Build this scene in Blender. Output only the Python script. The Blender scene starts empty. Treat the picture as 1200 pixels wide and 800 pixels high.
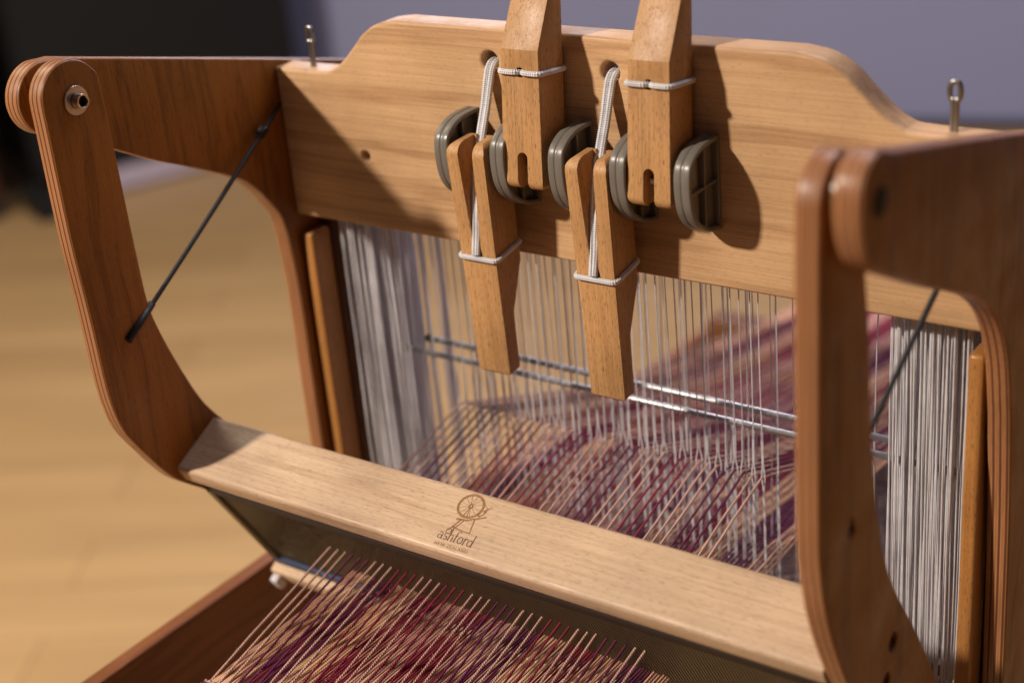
import bpy, bmesh, math, random
from mathutils import Vector, Matrix
random.seed(7)
S = bpy.context.scene
col = S.collection
R = math.radians

# ------------------------------------------------------------------ camera
C0 = Vector((0.69845, -0.69696, 0.23403))
cr = Vector((0.81677854, 0.57085283, -0.08366519))
cu = Vector((-0.17455512, 0.38271864, 0.90722486))
cf = Vector((-0.54991211, 0.72639761, -0.41224166))
cam_d = bpy.data.cameras.new('camera')
cam = bpy.data.objects.new('camera', cam_d)
col.objects.link(cam)
m = Matrix.Identity(4)
for i in range(3):
    m[i][0] = cr[i]; m[i][1] = cu[i]; m[i][2] = -cf[i]; m[i][3] = C0[i]
cam.matrix_world = m
cam_d.sensor_width = 36.0
cam_d.lens = 54.0
cam_d.clip_start = 0.02
cam_d.clip_end = 60
cam_d.dof.use_dof = True
cam_d.dof.focus_distance = 0.855
cam_d.dof.aperture_fstop = 3.6
cam_d.dof.aperture_blades = 7
S.camera = cam

# ------------------------------------------------------------------ world
w = bpy.data.worlds.new('World')
S.world = w
w.use_nodes = True
bg = w.node_tree.nodes['Background']
bg.inputs[0].default_value = (0.66, 0.60, 0.70, 1)
bg.inputs[1].default_value = 0.026

# ------------------------------------------------------------------ lamps
def area(name, loc, target, size, watts, colour, size_y=None):
    d = bpy.data.lights.new(name, 'AREA')
    d.energy = watts; d.color = colour; d.size = size
    if size_y:
        d.shape = 'RECTANGLE'; d.size_y = size_y
    o = bpy.data.objects.new(name, d)
    col.objects.link(o)
    o.location = loc
    o.rotation_euler = (Vector(target) - Vector(loc)).to_track_quat('-Z', 'Y').to_euler()
    return o
KD = Vector((-0.65, -1.0, 0.78)).normalized()
area('key_lamp', Vector((0.2, 0, -0.05)) + KD * 3.6, (0.2, 0, -0.05), 0.17, 185, (1.0, 0.87, 0.74))
area('window_light', (.7, -1.5, 2.6), (0.2, 0.0, -0.1), 1.3, 3.0, (0.84, 0.80, 1.0), 1.0)
area('rear_window', (-1.25, 1.65, 0.55), (0.06, 0.05, -0.2), 0.7, 9, (0.86, 0.86, 1.0))
area('wall_fill', (1.4, 1.3, 1.6), (-0.7, 3.4, 0.3), 1.0, 24, (0.72, 0.75, 1.0))  # added light to lift the wall, stands for no fixture
area('floor_fill', (-1.6, 0.0, 1.5), (-1.5, 1.4, -1.1), 0.9, 25, (1.0, 0.85, 0.64))  # added light over the background floor, no such lamp in the room
area('back_warp_fill', (0.1, 1.2, 1.7), (0.2, 0.25, -0.3), 0.7, 26, (1.0, 0.88, 0.95))  # added from above to brighten the back warp and heddles
area('fill_lamp', (2.4, 0.35, -0.5), (0.3, 0.0, -0.1), 1.2, 2.0, (1.0, 0.54, 0.16))
S.view_settings.view_transform = 'Standard'
S.view_settings.look = 'None'
S.view_settings.exposure = -0.06
S.view_settings.gamma = 1.0

# ------------------------------------------------------------------ helpers: objects
def tag(o, label=None, cat=None, group=None, kind=None):
    if label: o['label'] = label
    if cat: o['category'] = cat
    if group: o['group'] = group
    if kind: o['kind'] = kind
    return o
def empty(name, loc=(0, 0, 0)):
    o = bpy.data.objects.new(name, None)
    o.empty_display_size = 0.02
    col.objects.link(o); o.location = loc
    return o
LEV = [None]
def put(name, me, mat=None, parent=None, loc=None):
    o = bpy.data.objects.new(name, me)
    col.objects.link(o)
    if mat is not None and not me.materials: me.materials.append(mat)
    if parent is not None:
        o.parent = parent
        # parts are modelled in loom coordinates: undo the offset of the parents
        off = Vector((0, 0, 0)); p = parent
        while p is not None:
            off += Vector(p.location); p = p.parent
        o.location = (Vector(loc) if loc is not None else Vector((0, 0, 0))) - off
        if any(abs(a) > 1e-9 for a in parent.rotation_euler):
            rm_ = parent.rotation_euler.to_matrix().inverted()
            o.location = rm_ @ o.location; o.rotation_euler = rm_.to_euler()
    elif loc is not None:
        o.location = loc
    return o
def finish(me, ang=35):
    for p in me.polygons: p.use_smooth = True
    try: me.set_sharp_from_angle(angle=R(ang))
    except Exception: pass
    return me
def smooth_poly(pts, closed=True, n=6, corner=None):
    """Catmull-Rom through pts; indexes in corner stay sharp"""
    corner = corner or set()
    out = []; N = len(pts)
    rng = range(N if closed else N - 1)
    for i in rng:
        p1 = Vector(pts[i]); p2 = Vector(pts[(i + 1) % N])
        p0 = Vector(pts[i - 1]) if (closed or i > 0) else p1
        p3 = Vector(pts[(i + 2) % N]) if (closed or i + 2 < N) else p2
        if i in corner: p0 = p1
        if (i + 1) % N in corner: p3 = p2
        straight = (i in corner) and ((i + 1) % N in corner)
        k = 1 if straight else n
        for j in range(k):
            t = j / k
            out.append(0.5 * ((2 * p1) + (-p0 + p2) * t + (2 * p0 - 5 * p1 + 4 * p2 - p3) * t * t + (-p0 + 3 * p1 - 3 * p2 + p3) * t ** 3))
    if not closed: out.append(Vector(pts[-1]))
    return out
def circle2(cx, cy, r, n=24, ry=None):
    return [Vector((cx + r * math.cos(2 * math.pi * i / n), cy + (ry or r) * math.sin(2 * math.pi * i / n))) for i in range(n)]
def extrude(outlines, plane, a, b, bevel=0.0012, res=2):
    """fill 2-D outlines (first outer, others holes), give them depth a..b along the axis normal to plane"""
    cu_ = bpy.data.curves.new('c', 'CURVE')
    cu_.dimensions = '2D'; cu_.fill_mode = 'BOTH'
    for ol in outlines:
        sp = cu_.splines.new('POLY'); sp.points.add(len(ol) - 1)
        for i, p in enumerate(ol): sp.points[i].co = (p[0], p[1], 0, 1)
        sp.use_cyclic_u = True
    h = (b - a) / 2
    cu_.extrude = h - bevel
    cu_.bevel_depth = bevel; cu_.bevel_resolution = res; cu_.offset = -bevel
    ob = bpy.data.objects.new('c', cu_); col.objects.link(ob)
    me = bpy.data.meshes.new_from_object(ob.evaluated_get(bpy.context.evaluated_depsgraph_get()))
    bpy.data.objects.remove(ob); bpy.data.curves.remove(cu_)
    mid = (a + b) / 2
    for v in me.vertices:
        p, q_, r_ = v.co
        if plane == 'yz': v.co = (mid + r_, p, q_)
        elif plane == 'xz': v.co = (p, mid - r_, q_)
        else: v.co = (p, q_, mid + r_)
    me.materials.clear()
    bm = bmesh.new(); bm.from_mesh(me)
    bmesh.ops.remove_doubles(bm, verts=bm.verts, dist=1e-6)
    bmesh.ops.recalc_face_normals(bm, faces=bm.faces)
    bm.to_mesh(me); bm.free()
    return finish(me)
def box(x0, x1, y0, y1, z0, z1, bev=0.001, seg=2):
    bm = bmesh.new()
    bmesh.ops.create_cube(bm, size=1)
    for v in bm.verts:
        v.co = ((x0 + x1) / 2 + v.co.x * (x1 - x0), (y0 + y1) / 2 + v.co.y * (y1 - y0), (z0 + z1) / 2 + v.co.z * (z1 - z0))
    if bev: bmesh.ops.bevel(bm, geom=list(bm.edges), offset=bev, segments=seg, affect='EDGES', profile=0.5)
    me = bpy.data.meshes.new('m'); bm.to_mesh(me); bm.free()
    return finish(me)
def sweep(path, rx, ry=None, sides=8, up=(0, 0, 1), closed=False, caps=True, radf=None, name='m', lead=None):
    """tube along path; rx, ry half-widths; radf(s,i) scales the radius; UV = (metres along, turn)"""
    P = [Vector(p) for p in path]; n = len(P)
    V = []; F = []; UV = []
    ry = ry or rx
    s = [0.0]
    for i in range(1, n): s.append(s[-1] + (P[i] - P[i - 1]).length)
    upv = Vector(up)
    for i in range(n):
        if closed: t = P[(i + 1) % n] - P[i - 1]
        else: t = P[min(i + 1, n - 1)] - P[max(i - 1, 0)]
        t.normalize()
        a = upv - t * upv.dot(t)
        if a.length < 1e-4: a = Vector((1, 0, 0)) - t * t.x
        a.normalize(); b = t.cross(a)
        k = radf(s[i], i) if radf else 1.0
        for j in range(sides):
            an = 2 * math.pi * j / sides
            V.append(P[i] + a * (math.cos(an) * rx * k) + b * (math.sin(an) * ry * k))
    m_ = n if closed else n - 1
    uvs = []
    for i in range(m_):
        for j in range(sides):
            i2 = (i + 1) % n; j2 = (j + 1) % sides
            F.append((i * sides + j, i * sides + j2, i2 * sides + j2, i2 * sides + j))
            s2 = s[i + 1] if i + 1 < n else s[-1] + (P[0] - P[-1]).length
            uvs += [(s[i], j / sides), (s[i], (j + 1) / sides), (s2, (j + 1) / sides), (s2, j / sides)]
    if caps and not closed:
        F.append(tuple(range(sides - 1, -1, -1))); uvs += [(0, 0)] * sides
        F.append(tuple((n - 1) * sides + j for j in range(sides))); uvs += [(0, 0)] * sides
    me = bpy.data.meshes.new(name)
    me.from_pydata([tuple(v) for v in V], [], F)
    ul = me.uv_layers.new(name='UVMap')
    for k, uv in enumerate(uvs): ul.data[k].uv = uv
    for p in me.polygons: p.use_smooth = len(p.vertices) == 4
    return me
def join_meshes(meshes):
    bm = bmesh.new()
    for me in meshes: bm.from_mesh(me)
    out = bpy.data.meshes.new('m'); bm.to_mesh(out); bm.free()
    return finish(out)
def boolean(me, cutter, op='DIFFERENCE'):
    a = bpy.data.objects.new('a', me); b = bpy.data.objects.new('b', cutter)
    col.objects.link(a); col.objects.link(b)
    mo = a.modifiers.new('b', 'BOOLEAN'); mo.operation = op; mo.object = b; mo.solver = 'EXACT'
    out = bpy.data.meshes.new_from_object(a.evaluated_get(bpy.context.evaluated_depsgraph_get()))
    bpy.data.objects.remove(a); bpy.data.objects.remove(b)
    return out
def bevelled(me, width, seg=2, ang=30):
    a = bpy.data.objects.new('a', me); col.objects.link(a)
    mo = a.modifiers.new('b', 'BEVEL'); mo.width = width; mo.segments = seg; mo.limit_method = 'ANGLE'; mo.angle_limit = R(ang)
    out = bpy.data.meshes.new_from_object(a.evaluated_get(bpy.context.evaluated_depsgraph_get()))
    bpy.data.objects.remove(a)
    return finish(out, 60)

# ------------------------------------------------------------------ materials
def newmat(name):
    mt = bpy.data.materials.new(name); mt.use_nodes = True
    nt = mt.node_tree; b = nt.nodes['Principled BSDF']
    return mt, nt, b
def N(nt, typ, **kw):
    n = nt.nodes.new(typ)
    for k, v in kw.items():
        if k.startswith('i_'): n.inputs[int(k[2:])].default_value = v
        else: setattr(n, k, v)
    return n
def ramp(nt, stops):
    r_ = nt.nodes.new('ShaderNodeValToRGB')
    e = r_.color_ramp.elements
    while len(e) < len(stops): e.new(0.5)
    for k, (p, c) in enumerate(stops):
        e[k].position = p; e[k].color = (*c, 1) if len(c) == 3 else c
    return r_
def mix(nt, a, b, fac, mode='MIX'):
    x = nt.nodes.new('ShaderNodeMix'); x.data_type = 'RGBA'; x.blend_type = mode
    for sock, v in ((x.inputs[6], a), (x.inputs[7], b), (x.inputs[0], fac)):
        if hasattr(v, 'links'): nt.links.new(v, sock)
        elif isinstance(v, (int, float)): sock.default_value = v
        else: sock.default_value = (*v, 1)
    return x.outputs[2]
def wood(name, light, dark, axis='x', rough=0.42, band=38, bandamt=0.5, pore=0.5, pore_scale=1.0, coat=0.0, warp=0.5, bump=0.12, seed=0.0, ply=None, band_range=(.53, .60)):
    """grain runs along axis; band = growth lines per metre across it"""
    mt, nt, b = newmat(name); L = nt.links
    tc = N(nt, 'ShaderNodeTexCoord')
    mp = N(nt, 'ShaderNodeMapping'); L.new(tc.outputs['Object'], mp.inputs[0])
    mp.inputs['Location'].default_value = (seed, seed * 1.7, seed * .6)
    # bands
    sc = {'x': (1.5, band, band), 'y': (band, 1.5, band), 'z': (band, band, 1.5)}[axis]
    st = N(nt, 'ShaderNodeVectorMath', operation='MULTIPLY'); L.new(mp.outputs[0], st.inputs[0]); st.inputs[1].default_value = sc
    low = N(nt, 'ShaderNodeTexNoise'); L.new(mp.outputs[0], low.inputs['Vector']); low.inputs['Scale'].default_value = 7; low.inputs['Detail'].default_value = 1.5
    lo = N(nt, 'ShaderNodeVectorMath', operation='SUBTRACT'); L.new(low.outputs['Color'], lo.inputs[0]); lo.inputs[1].default_value = (.5, .5, .5)
    ls = N(nt, 'ShaderNodeVectorMath', operation='SCALE'); L.new(lo.outputs[0], ls.inputs[0]); ls.inputs['Scale'].default_value = warp * 3
    ad = N(nt, 'ShaderNodeVectorMath', operation='ADD'); L.new(st.outputs[0], ad.inputs[0]); L.new(ls.outputs[0], ad.inputs[1])
    nb = N(nt, 'ShaderNodeTexNoise'); L.new(ad.outputs[0], nb.inputs['Vector']); nb.inputs['Scale'].default_value = 1.0; nb.inputs['Detail'].default_value = 3.5; nb.inputs['Roughness'].default_value = .55
    rb = ramp(nt, [(.30, (0, 0, 0)), (band_range[0], (.18, .18, .18)), (band_range[1], (1, 1, 1)), (.70, (.30, .30, .30))]); L.new(nb.outputs['Fac'], rb.inputs[0])
    mu = N(nt, 'ShaderNodeMath', operation='MULTIPLY'); L.new(rb.outputs[0], mu.inputs[0]); mu.inputs[1].default_value = bandamt
    c1 = mix(nt, light, dark, mu.outputs[0])
    # broad tone drift
    bn = N(nt, 'ShaderNodeTexNoise'); L.new(mp.outputs[0], bn.inputs['Vector']); bn.inputs['Scale'].default_value = 14; bn.inputs['Detail'].default_value = 3
    rr = ramp(nt, [(.3, (.84, .82, .80)), (.7, (1.12, 1.1, 1.08))]); L.new(bn.outputs['Fac'], rr.inputs[0])
    c2 = mix(nt, c1, rr.outputs[0], 1.0, 'MULTIPLY')
    # pores: short dark flecks along the grain
    ps = {'x': (330, 2000, 2000), 'y': (2000, 330, 2000), 'z': (2000, 2000, 330)}[axis]
    pst = N(nt, 'ShaderNodeVectorMath', operation='MULTIPLY'); L.new(mp.outputs[0], pst.inputs[0]); pst.inputs[1].default_value = tuple(v * pore_scale for v in ps)
    pn = N(nt, 'ShaderNodeTexNoise'); L.new(pst.outputs[0], pn.inputs['Vector']); pn.inputs['Scale'].default_value = 1.0; pn.inputs['Detail'].default_value = 2
    pr = ramp(nt, [(.56, (1, 1, 1)), (.70, (1 - pore,) * 3)]); L.new(pn.outputs['Fac'], pr.inputs[0])
    c3 = mix(nt, c2, pr.outputs[0], 1.0, 'MULTIPLY')
    # long fine fibre
    fs = {'x': (12, 700, 700), 'y': (700, 12, 700), 'z': (700, 700, 12)}[axis]
    fst = N(nt, 'ShaderNodeVectorMath', operation='MULTIPLY'); L.new(mp.outputs[0], fst.inputs[0]); fst.inputs[1].default_value = fs
    fn = N(nt, 'ShaderNodeTexNoise'); L.new(fst.outputs[0], fn.inputs['Vector']); fn.inputs['Scale'].default_value = 1.0; fn.inputs['Detail'].default_value = 2
    fr = ramp(nt, [(.35, (.88, .87, .85)), (.62, (1.05, 1.05, 1.05))]); L.new(fn.outputs['Fac'], fr.inputs[0])
    out = mix(nt, c3, fr.outputs[0], 1.0, 'MULTIPLY')
    if ply:  # plywood: plies stacked along x, seen on cut edges only
        x0, th, nply, cdark = ply
        sx = N(nt, 'ShaderNodeSeparateXYZ'); L.new(tc.outputs['Object'], sx.inputs[0])
        a1 = N(nt, 'ShaderNodeMath', operation='SUBTRACT'); L.new(sx.outputs[0], a1.inputs[0]); a1.inputs[1].default_value = x0
        a2 = N(nt, 'ShaderNodeMath', operation='MULTIPLY'); L.new(a1.outputs[0], a2.inputs[0]); a2.inputs[1].default_value = nply / th
        a3 = N(nt, 'ShaderNodeMath', operation='PINGPONG'); L.new(a2.outputs[0], a3.inputs[0]); a3.inputs[1].default_value = 1.0
        pc = ramp(nt, [(0.0, (.11, .036, .014)), (.30, (.17, .060, .024)), (.50, (.42, .215, .11)), (.66, (.37, .17, .075)), (1.0, (.32, .135, .05))]); L.new(a3.outputs[0], pc.inputs[0])
        edge = mix(nt, pc.outputs[0], rr.outputs[0], 1.0, 'MULTIPLY')
        edge = mix(nt, edge, fr.outputs[0], 1.0, 'MULTIPLY')
        ge = N(nt, 'ShaderNodeNewGeometry')
        tv = N(nt, 'ShaderNodeSeparateXYZ'); L.new(tc.outputs['Normal'], tv.inputs[0])
        ab = N(nt, 'ShaderNodeMath', operation='ABSOLUTE'); L.new(tv.outputs[0], ab.inputs[0])
        er = ramp(nt, [(.45, (1, 1, 1)), (.75, (0, 0, 0))]); L.new(ab.outputs[0], er.inputs[0])
        out = mix(nt, out, edge, er.outputs[0])
    L.new(out, b.inputs['Base Color'])
    rgn = N(nt, 'ShaderNodeTexNoise'); L.new(mp.outputs[0], rgn.inputs['Vector']); rgn.inputs['Scale'].default_value = 38; rgn.inputs['Detail'].default_value = 6
    rgr = ramp(nt, [(.32, (rough - .10,) * 3), (.68, (rough + .14,) * 3)]); L.new(rgn.outputs['Fac'], rgr.inputs[0]); L.new(rgr.outputs[0], b.inputs['Roughness'])
    b.inputs['Coat Weight'].default_value = coat
    b.inputs['Coat Roughness'].default_value = .30
    b.inputs['Specular IOR Level'].default_value = .28
    bp = N(nt, 'ShaderNodeBump'); bp.inputs['Strength'].default_value = bump; bp.inputs['Distance'].default_value = .0004
    hm = N(nt, 'ShaderNodeMath', operation='MULTIPLY'); L.new(pr.outputs[0], hm.inputs[0]); L.new(fr.outputs[0], hm.inputs[1])
    L.new(hm.outputs[0], bp.inputs['Height']); L.new(bp.outputs[0], b.inputs['Normal'])
    return mt
def plain(name, c, rough=.5, metal=0.0, var=0.08, vscale=60, bump=0.0, spec=None, sheen=0):
    mt, nt, b = newmat(name); L = nt.links
    tc = N(nt, 'ShaderNodeTexCoord')
    n = N(nt, 'ShaderNodeTexNoise'); L.new(tc.outputs['Object'], n.inputs['Vector']); n.inputs['Scale'].default_value = vscale; n.inputs['Detail'].default_value = 4
    r_ = ramp(nt, [(.3, (1 - var,) * 3), (.7, (1 + var,) * 3)]); L.new(n.outputs['Fac'], r_.inputs[0])
    L.new(mix(nt, c, r_.outputs[0], 1.0, 'MULTIPLY'), b.inputs['Base Color'])
    b.inputs['Roughness'].default_value = rough; b.inputs['Metallic'].default_value = metal
    if spec is not None: b.inputs['Specular IOR Level'].default_value = spec
    if sheen: b.inputs['Sheen Weight'].default_value = sheen
    rg = ramp(nt, [(.3, (max(0, rough - .08),) * 3), (.7, (min(1, rough + .1),) * 3)]); L.new(n.outputs['Fac'], rg.inputs[0]); L.new(rg.outputs[0], b.inputs['Roughness'])
    if bump:
        bp = N(nt, 'ShaderNodeBump'); bp.inputs['Strength'].default_value = bump; bp.inputs['Distance'].default_value = .0005
        L.new(n.outputs['Fac'], bp.inputs['Height']); L.new(bp.outputs[0], b.inputs['Normal'])
    return mt
def yarn(name, c, c2, pitch=.0016, twist=2.0, rough=.75, depth=.0003, sheen=.3, braid=False, transl=0.0):
    """spun yarn or braided cord: spiral plies along the UV"""
    mt, nt, b = newmat(name); L = nt.links
    uv = N(nt, 'ShaderNodeTexCoord'); sp = N(nt, 'ShaderNodeSeparateXYZ'); L.new(uv.outputs['UV'], sp.inputs[0])
    def spiral(sign):
        a = N(nt, 'ShaderNodeMath', operation='MULTIPLY'); L.new(sp.outputs[0], a.inputs[0]); a.inputs[1].default_value = 2 * math.pi / pitch
        q = N(nt, 'ShaderNodeMath', operation='MULTIPLY'); L.new(sp.outputs[1], q.inputs[0]); q.inputs[1].default_value = sign * 2 * math.pi * twist
        s_ = N(nt, 'ShaderNodeMath', operation='ADD'); L.new(a.outputs[0], s_.inputs[0]); L.new(q.outputs[0], s_.inputs[1])
        sn = N(nt, 'ShaderNodeMath', operation='SINE'); L.new(s_.outputs[0], sn.inputs[0])
        return sn.outputs[0]
    h = spiral(1)
    if braid:
        mx = N(nt, 'ShaderNodeMath', operation='MULTIPLY'); L.new(h, mx.inputs[0]); L.new(spiral(-1), mx.inputs[1]); h = mx.outputs[0]
    mr = N(nt, 'ShaderNodeMapRange'); L.new(h, mr.inputs[0]); mr.inputs[1].default_value = -1; mr.inputs[2].default_value = 1
    r_ = ramp(nt, [(.0, c2), (.55, c)]); L.new(mr.outputs[0], r_.inputs[0])
    tc = N(nt, 'ShaderNodeTexNoise'); L.new(uv.outputs['Object'], tc.inputs['Vector']); tc.inputs['Scale'].default_value = 90; tc.inputs['Detail'].default_value = 2
    rr = ramp(nt, [(.3, (.82, .82, .82)), (.7, (1.1, 1.1, 1.1))]); L.new(tc.outputs['Fac'], rr.inputs[0])
    L.new(mix(nt, r_.outputs[0], rr.outputs[0], 1.0, 'MULTIPLY'), b.inputs['Base Color'])
    b.inputs['Roughness'].default_value = rough; b.inputs['Sheen Weight'].default_value = sheen
    bp = N(nt, 'ShaderNodeBump'); bp.inputs['Strength'].default_value = .9; bp.inputs['Distance'].default_value = depth
    L.new(mr.outputs[0], bp.inputs['Height']); L.new(bp.outputs[0], b.inputs['Normal'])
    if transl:
        tr_ = N(nt, 'ShaderNodeBsdfTranslucent'); tr_.inputs[0].default_value = (*c, 1)
        ms = N(nt, 'ShaderNodeMixShader'); ms.inputs[0].default_value = transl
        L.new(b.outputs[0], ms.inputs[1]); L.new(tr_.outputs[0], ms.inputs[2]); L.new(ms.outputs[0], nt.nodes['Material Output'].inputs[0])
    return mt

M = {}
M['castle'] = wood('castle_beech', (.56, .36, .195), (.25, .11, .045), 'x', .46, 80, .45, .22, .8, .0, .30, seed=3.1)
M['rail'] = wood('rail_beech', (.60, .44, .30), (.34, .19, .10), 'x', .45, 80, .40, .28, .7, .05, .5, seed=8.4)
M['lever'] = wood('lever_beech', (.50, .28, .120), (.34, .15, .05), 'z', .50, 110, .22, .5, .7, .0, .2, seed=1.2)
def ply(name, x0): return wood(name, (.31, .120, .018), (.13, .043, .006), 'z', .42, 120, .55, .35, .7, .12, 1.1, seed=x0 * 9, ply=(x0, .0125, 7, (.30, .22, .18)))
M['post'] = wood('post_wood', (.42, .19, .055), (.26, .10, .028), 'z', .38, 90, .4, .45, .8, .2, .2, seed=5.5)
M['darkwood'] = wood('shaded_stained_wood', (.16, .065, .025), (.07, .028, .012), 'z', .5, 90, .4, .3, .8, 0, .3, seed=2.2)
M['base'] = wood('base_ply', (.24, .085, .026), (.10, .03, .01), 'y', .4, 90, .5, .3, .8, .2, .6, seed=6.6)
M['plastic'] = plain('grey_plastic', (.150, .135, .115), .36, 0, .05, 90, .03)
M['steel'] = plain('steel', (.50, .50, .51), .42, 1, .1, 90)
M['darksteel'] = plain('dull_steel', (.30, .29, .28), .38, 1, .15, 60)
M['brass'] = plain('nickel', (.58, .50, .42), .25, 1, .08, 90)
M['washer'] = plain('washer', (.50, .42, .35), .32, .9, .08, 90)
M['elastic'] = plain('black_elastic', (.012, .012, .014), .55, 0, .3, 300, .2)
M['dark'] = plain('matte_dark_and_hole_shade', (.03, .018, .010), .8)  # matte dark parts; inside holes it paints their shade
M['cord'] = yarn('white_cord', (.76, .76, .79), (.36, .36, .40), .0024, 3, .5, .0006, .2, True)
M['heddle'] = yarn('heddle_polyester', (.90, .88, .90), (.70, .68, .72), .0013, 1, .45, .0002, .2, False, .35)
M['navy'] = plain('navy_tape', (.012, .030, .085), .6)
M['tagw'] = plain('white_cap', (.55, .52, .55), .6)
M['reedmetal'] = plain('reed_wire', (.16, .13, .08), .42, .6, .2, 200)
M['ink'] = plain('burnt_ink', (.30, .15, .055), .7, 0, .5, 1400)
M['inkdark'] = plain('burnt_ink_dark', (.17, .085, .05), .7, 0, .45, 1400)
YC = {'be': ((.66, .41, .33), (.38, .21, .16)), 'pk': ((.62, .34, .29), (.34, .15, .13)), 'pu': ((.15, .012, .065), (.07, .005, .03)), 'bu': ((.27, .012, .045), (.10, .004, .015))}
for k, (a_, b_) in YC.items():
    c_ = tuple(v * 1.0 for v in a_) if k in ('pu', 'bu') else (.70, .40, .25) if k == 'be' else (.58, .30, .25)
    M['low_' + k] = yarn('low_yarn_' + k, c_, tuple(v * .72 for v in c_), .0017, 2, .85, .00012, .02)
    M['yarn_' + k] = yarn('yarn_' + k, a_, b_, .0017, 2, .85, .0003, .03)

W = 0.47
# ------------------------------------------------------------------ setting
FZ = -1.10
fl = box(-7, 6, -4, 6, FZ - .1, FZ, 0)
mt, nt, b = newmat('wood_floor'); L = nt.links
tc = N(nt, 'ShaderNodeTexCoord'); mp = N(nt, 'ShaderNodeMapping'); L.new(tc.outputs['Object'], mp.inputs[0]); mp.inputs['Rotation'].default_value = (0, 0, R(-33))
br = N(nt, 'ShaderNodeTexBrick'); L.new(mp.outputs[0], br.inputs['Vector'])
br.inputs['Color1'].default_value = (.53, .345, .16, 1); br.inputs['Color2'].default_value = (.47, .30, .135, 1); br.inputs['Mortar'].default_value = (.28, .16, .07, 1)
br.inputs['Scale'].default_value = 1; br.inputs['Mortar Size'].default_value = .0015; br.inputs['Brick Width'].default_value = 1.4; br.inputs['Row Height'].default_value = .14
sm = N(nt, 'ShaderNodeVectorMath', operation='MULTIPLY'); L.new(mp.outputs[0], sm.inputs[0]); sm.inputs[1].default_value = (2, 14, 1)
fn = N(nt, 'ShaderNodeTexNoise'); L.new(sm.outputs[0], fn.inputs['Vector']); fn.inputs['Scale'].default_value = 1.2; fn.inputs['Detail'].default_value = 4
fr = ramp(nt, [(.3, (.90, .89, .87)), (.7, (1.06, 1.06, 1.06))]); L.new(fn.outputs['Fac'], fr.inputs[0])
L.new(mix(nt, br.outputs['Color'], fr.outputs[0], 1.0, 'MULTIPLY'), b.inputs['Base Color']); b.inputs['Roughness'].default_value = .42
tag(put('floor', fl, mt), 'blurred honey coloured wooden floor far below the loom', kind='structure')
# wall: line through (-.584, 3.42), direction (2.6,.82)
wd = Vector((2.6, .82, 0)).normalized(); wn = Vector((-wd.y, wd.x, 0)); wp = Vector((-.584, 3.42, 0))
def prism(pts, z0, z1):
    bm = bmesh.new(); vs = [bm.verts.new((p[0], p[1], z0)) for p in pts]; f_ = bm.faces.new(vs)
    ex = bmesh.ops.extrude_face_region(bm, geom=[f_])
    for v in ex['geom']:
        if isinstance(v, bmesh.types.BMVert): v.co.z = z1
    bmesh.ops.recalc_face_normals(bm, faces=bm.faces)
    me = bpy.data.meshes.new('m'); bm.to_mesh(me); bm.free(); return me
wm = plain('lavender_wall_paint', (.27, .29, .46), .85, 0, .03, 2)
a0 = wp - wd * 4.6; a1 = wp + wd * 5
tag(put('wall', prism([a0, a1, a1 + wn * .15, a0 + wn * .15], FZ + .001, FZ + 2.8), wm), 'plain lavender grey wall behind the loom', kind='structure')
q0 = a0 - wn * .018 - wn * .002; q1 = a1 - wn * .02
tag(put('skirting_board', prism([q0, q1, q1 + wn * .018, q0 + wn * .018], FZ + .002, FZ + .025), plain('skirting_paint', (.05, .04, .05), .6)), 'dark skirting board along the foot of the wall', kind='structure')
# black cabinet with pale plinth
cd = Vector((.37, .93, 0)).normalized(); cn = Vector((-.93, .37, 0)).normalized()
cp = Vector((-2.79, 1.84, 0))
cab = tag(empty('black_cabinet', (cp.x, cp.y, FZ)), 'tall black cabinet out of focus against the wall at upper left', 'cabinet')
p1 = cp + cd * .80
bl = plain('black_lacquer', (.003, .003, .0035), .8)
put('cabinet_body', prism([cp, p1, p1 + cn * .42, cp + cn * .42], FZ + .075, FZ + 1.75), bl, cab)
g = .012
put('plinth', prism([cp - cn * g + cd * .16, p1 - cn * g, p1 + cn * .40, cp + cn * .40 + cd * .16], FZ + .012, FZ + .073), plain('grey_plinth', (.50, .45, .56), .5), cab)
put('foot', prism([cp - cn * .10 - cd * .06, cp - cn * .10 - cd * .01, cp + cn * .05 - cd * .01, cp + cn * .05 - cd * .06], FZ + .001, FZ + .074), bl, cab)
cp2 = Vector((-3.00, 1.36, 0))
cab2 = tag(empty('brown_cupboard', (cp2.x, cp2.y, FZ)), 'dark red brown wooden cupboard blurred at the far left edge', 'cupboard')
bwm = wood('mahogany', (.065, .018, .010), (.03, .01, .006), 'z', .5, 20, .5, .2, .3, 0, .3)
e1 = cp2 + cd * .40
put('cupboard_body', prism([cp2 - cd * .8, e1, e1 + cn * .4, cp2 - cd * .8 + cn * .4], FZ + .06, FZ + 1.9), bwm, cab2)
put('cupboard_base', prism([cp2 - cd * .79 + cn * .01, e1 + cn * .01 - cd * .01, e1 + cn * .39 - cd * .01, cp2 - cd * .79 + cn * .39], FZ + .001, FZ + .059), bl, cab2)

# ------------------------------------------------------------------ loom
loom = tag(empty('table_loom', (W / 2, 0.1, FZ)), 'wooden table loom with castle board, four levers and a hinged front beater', 'loom')
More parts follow.
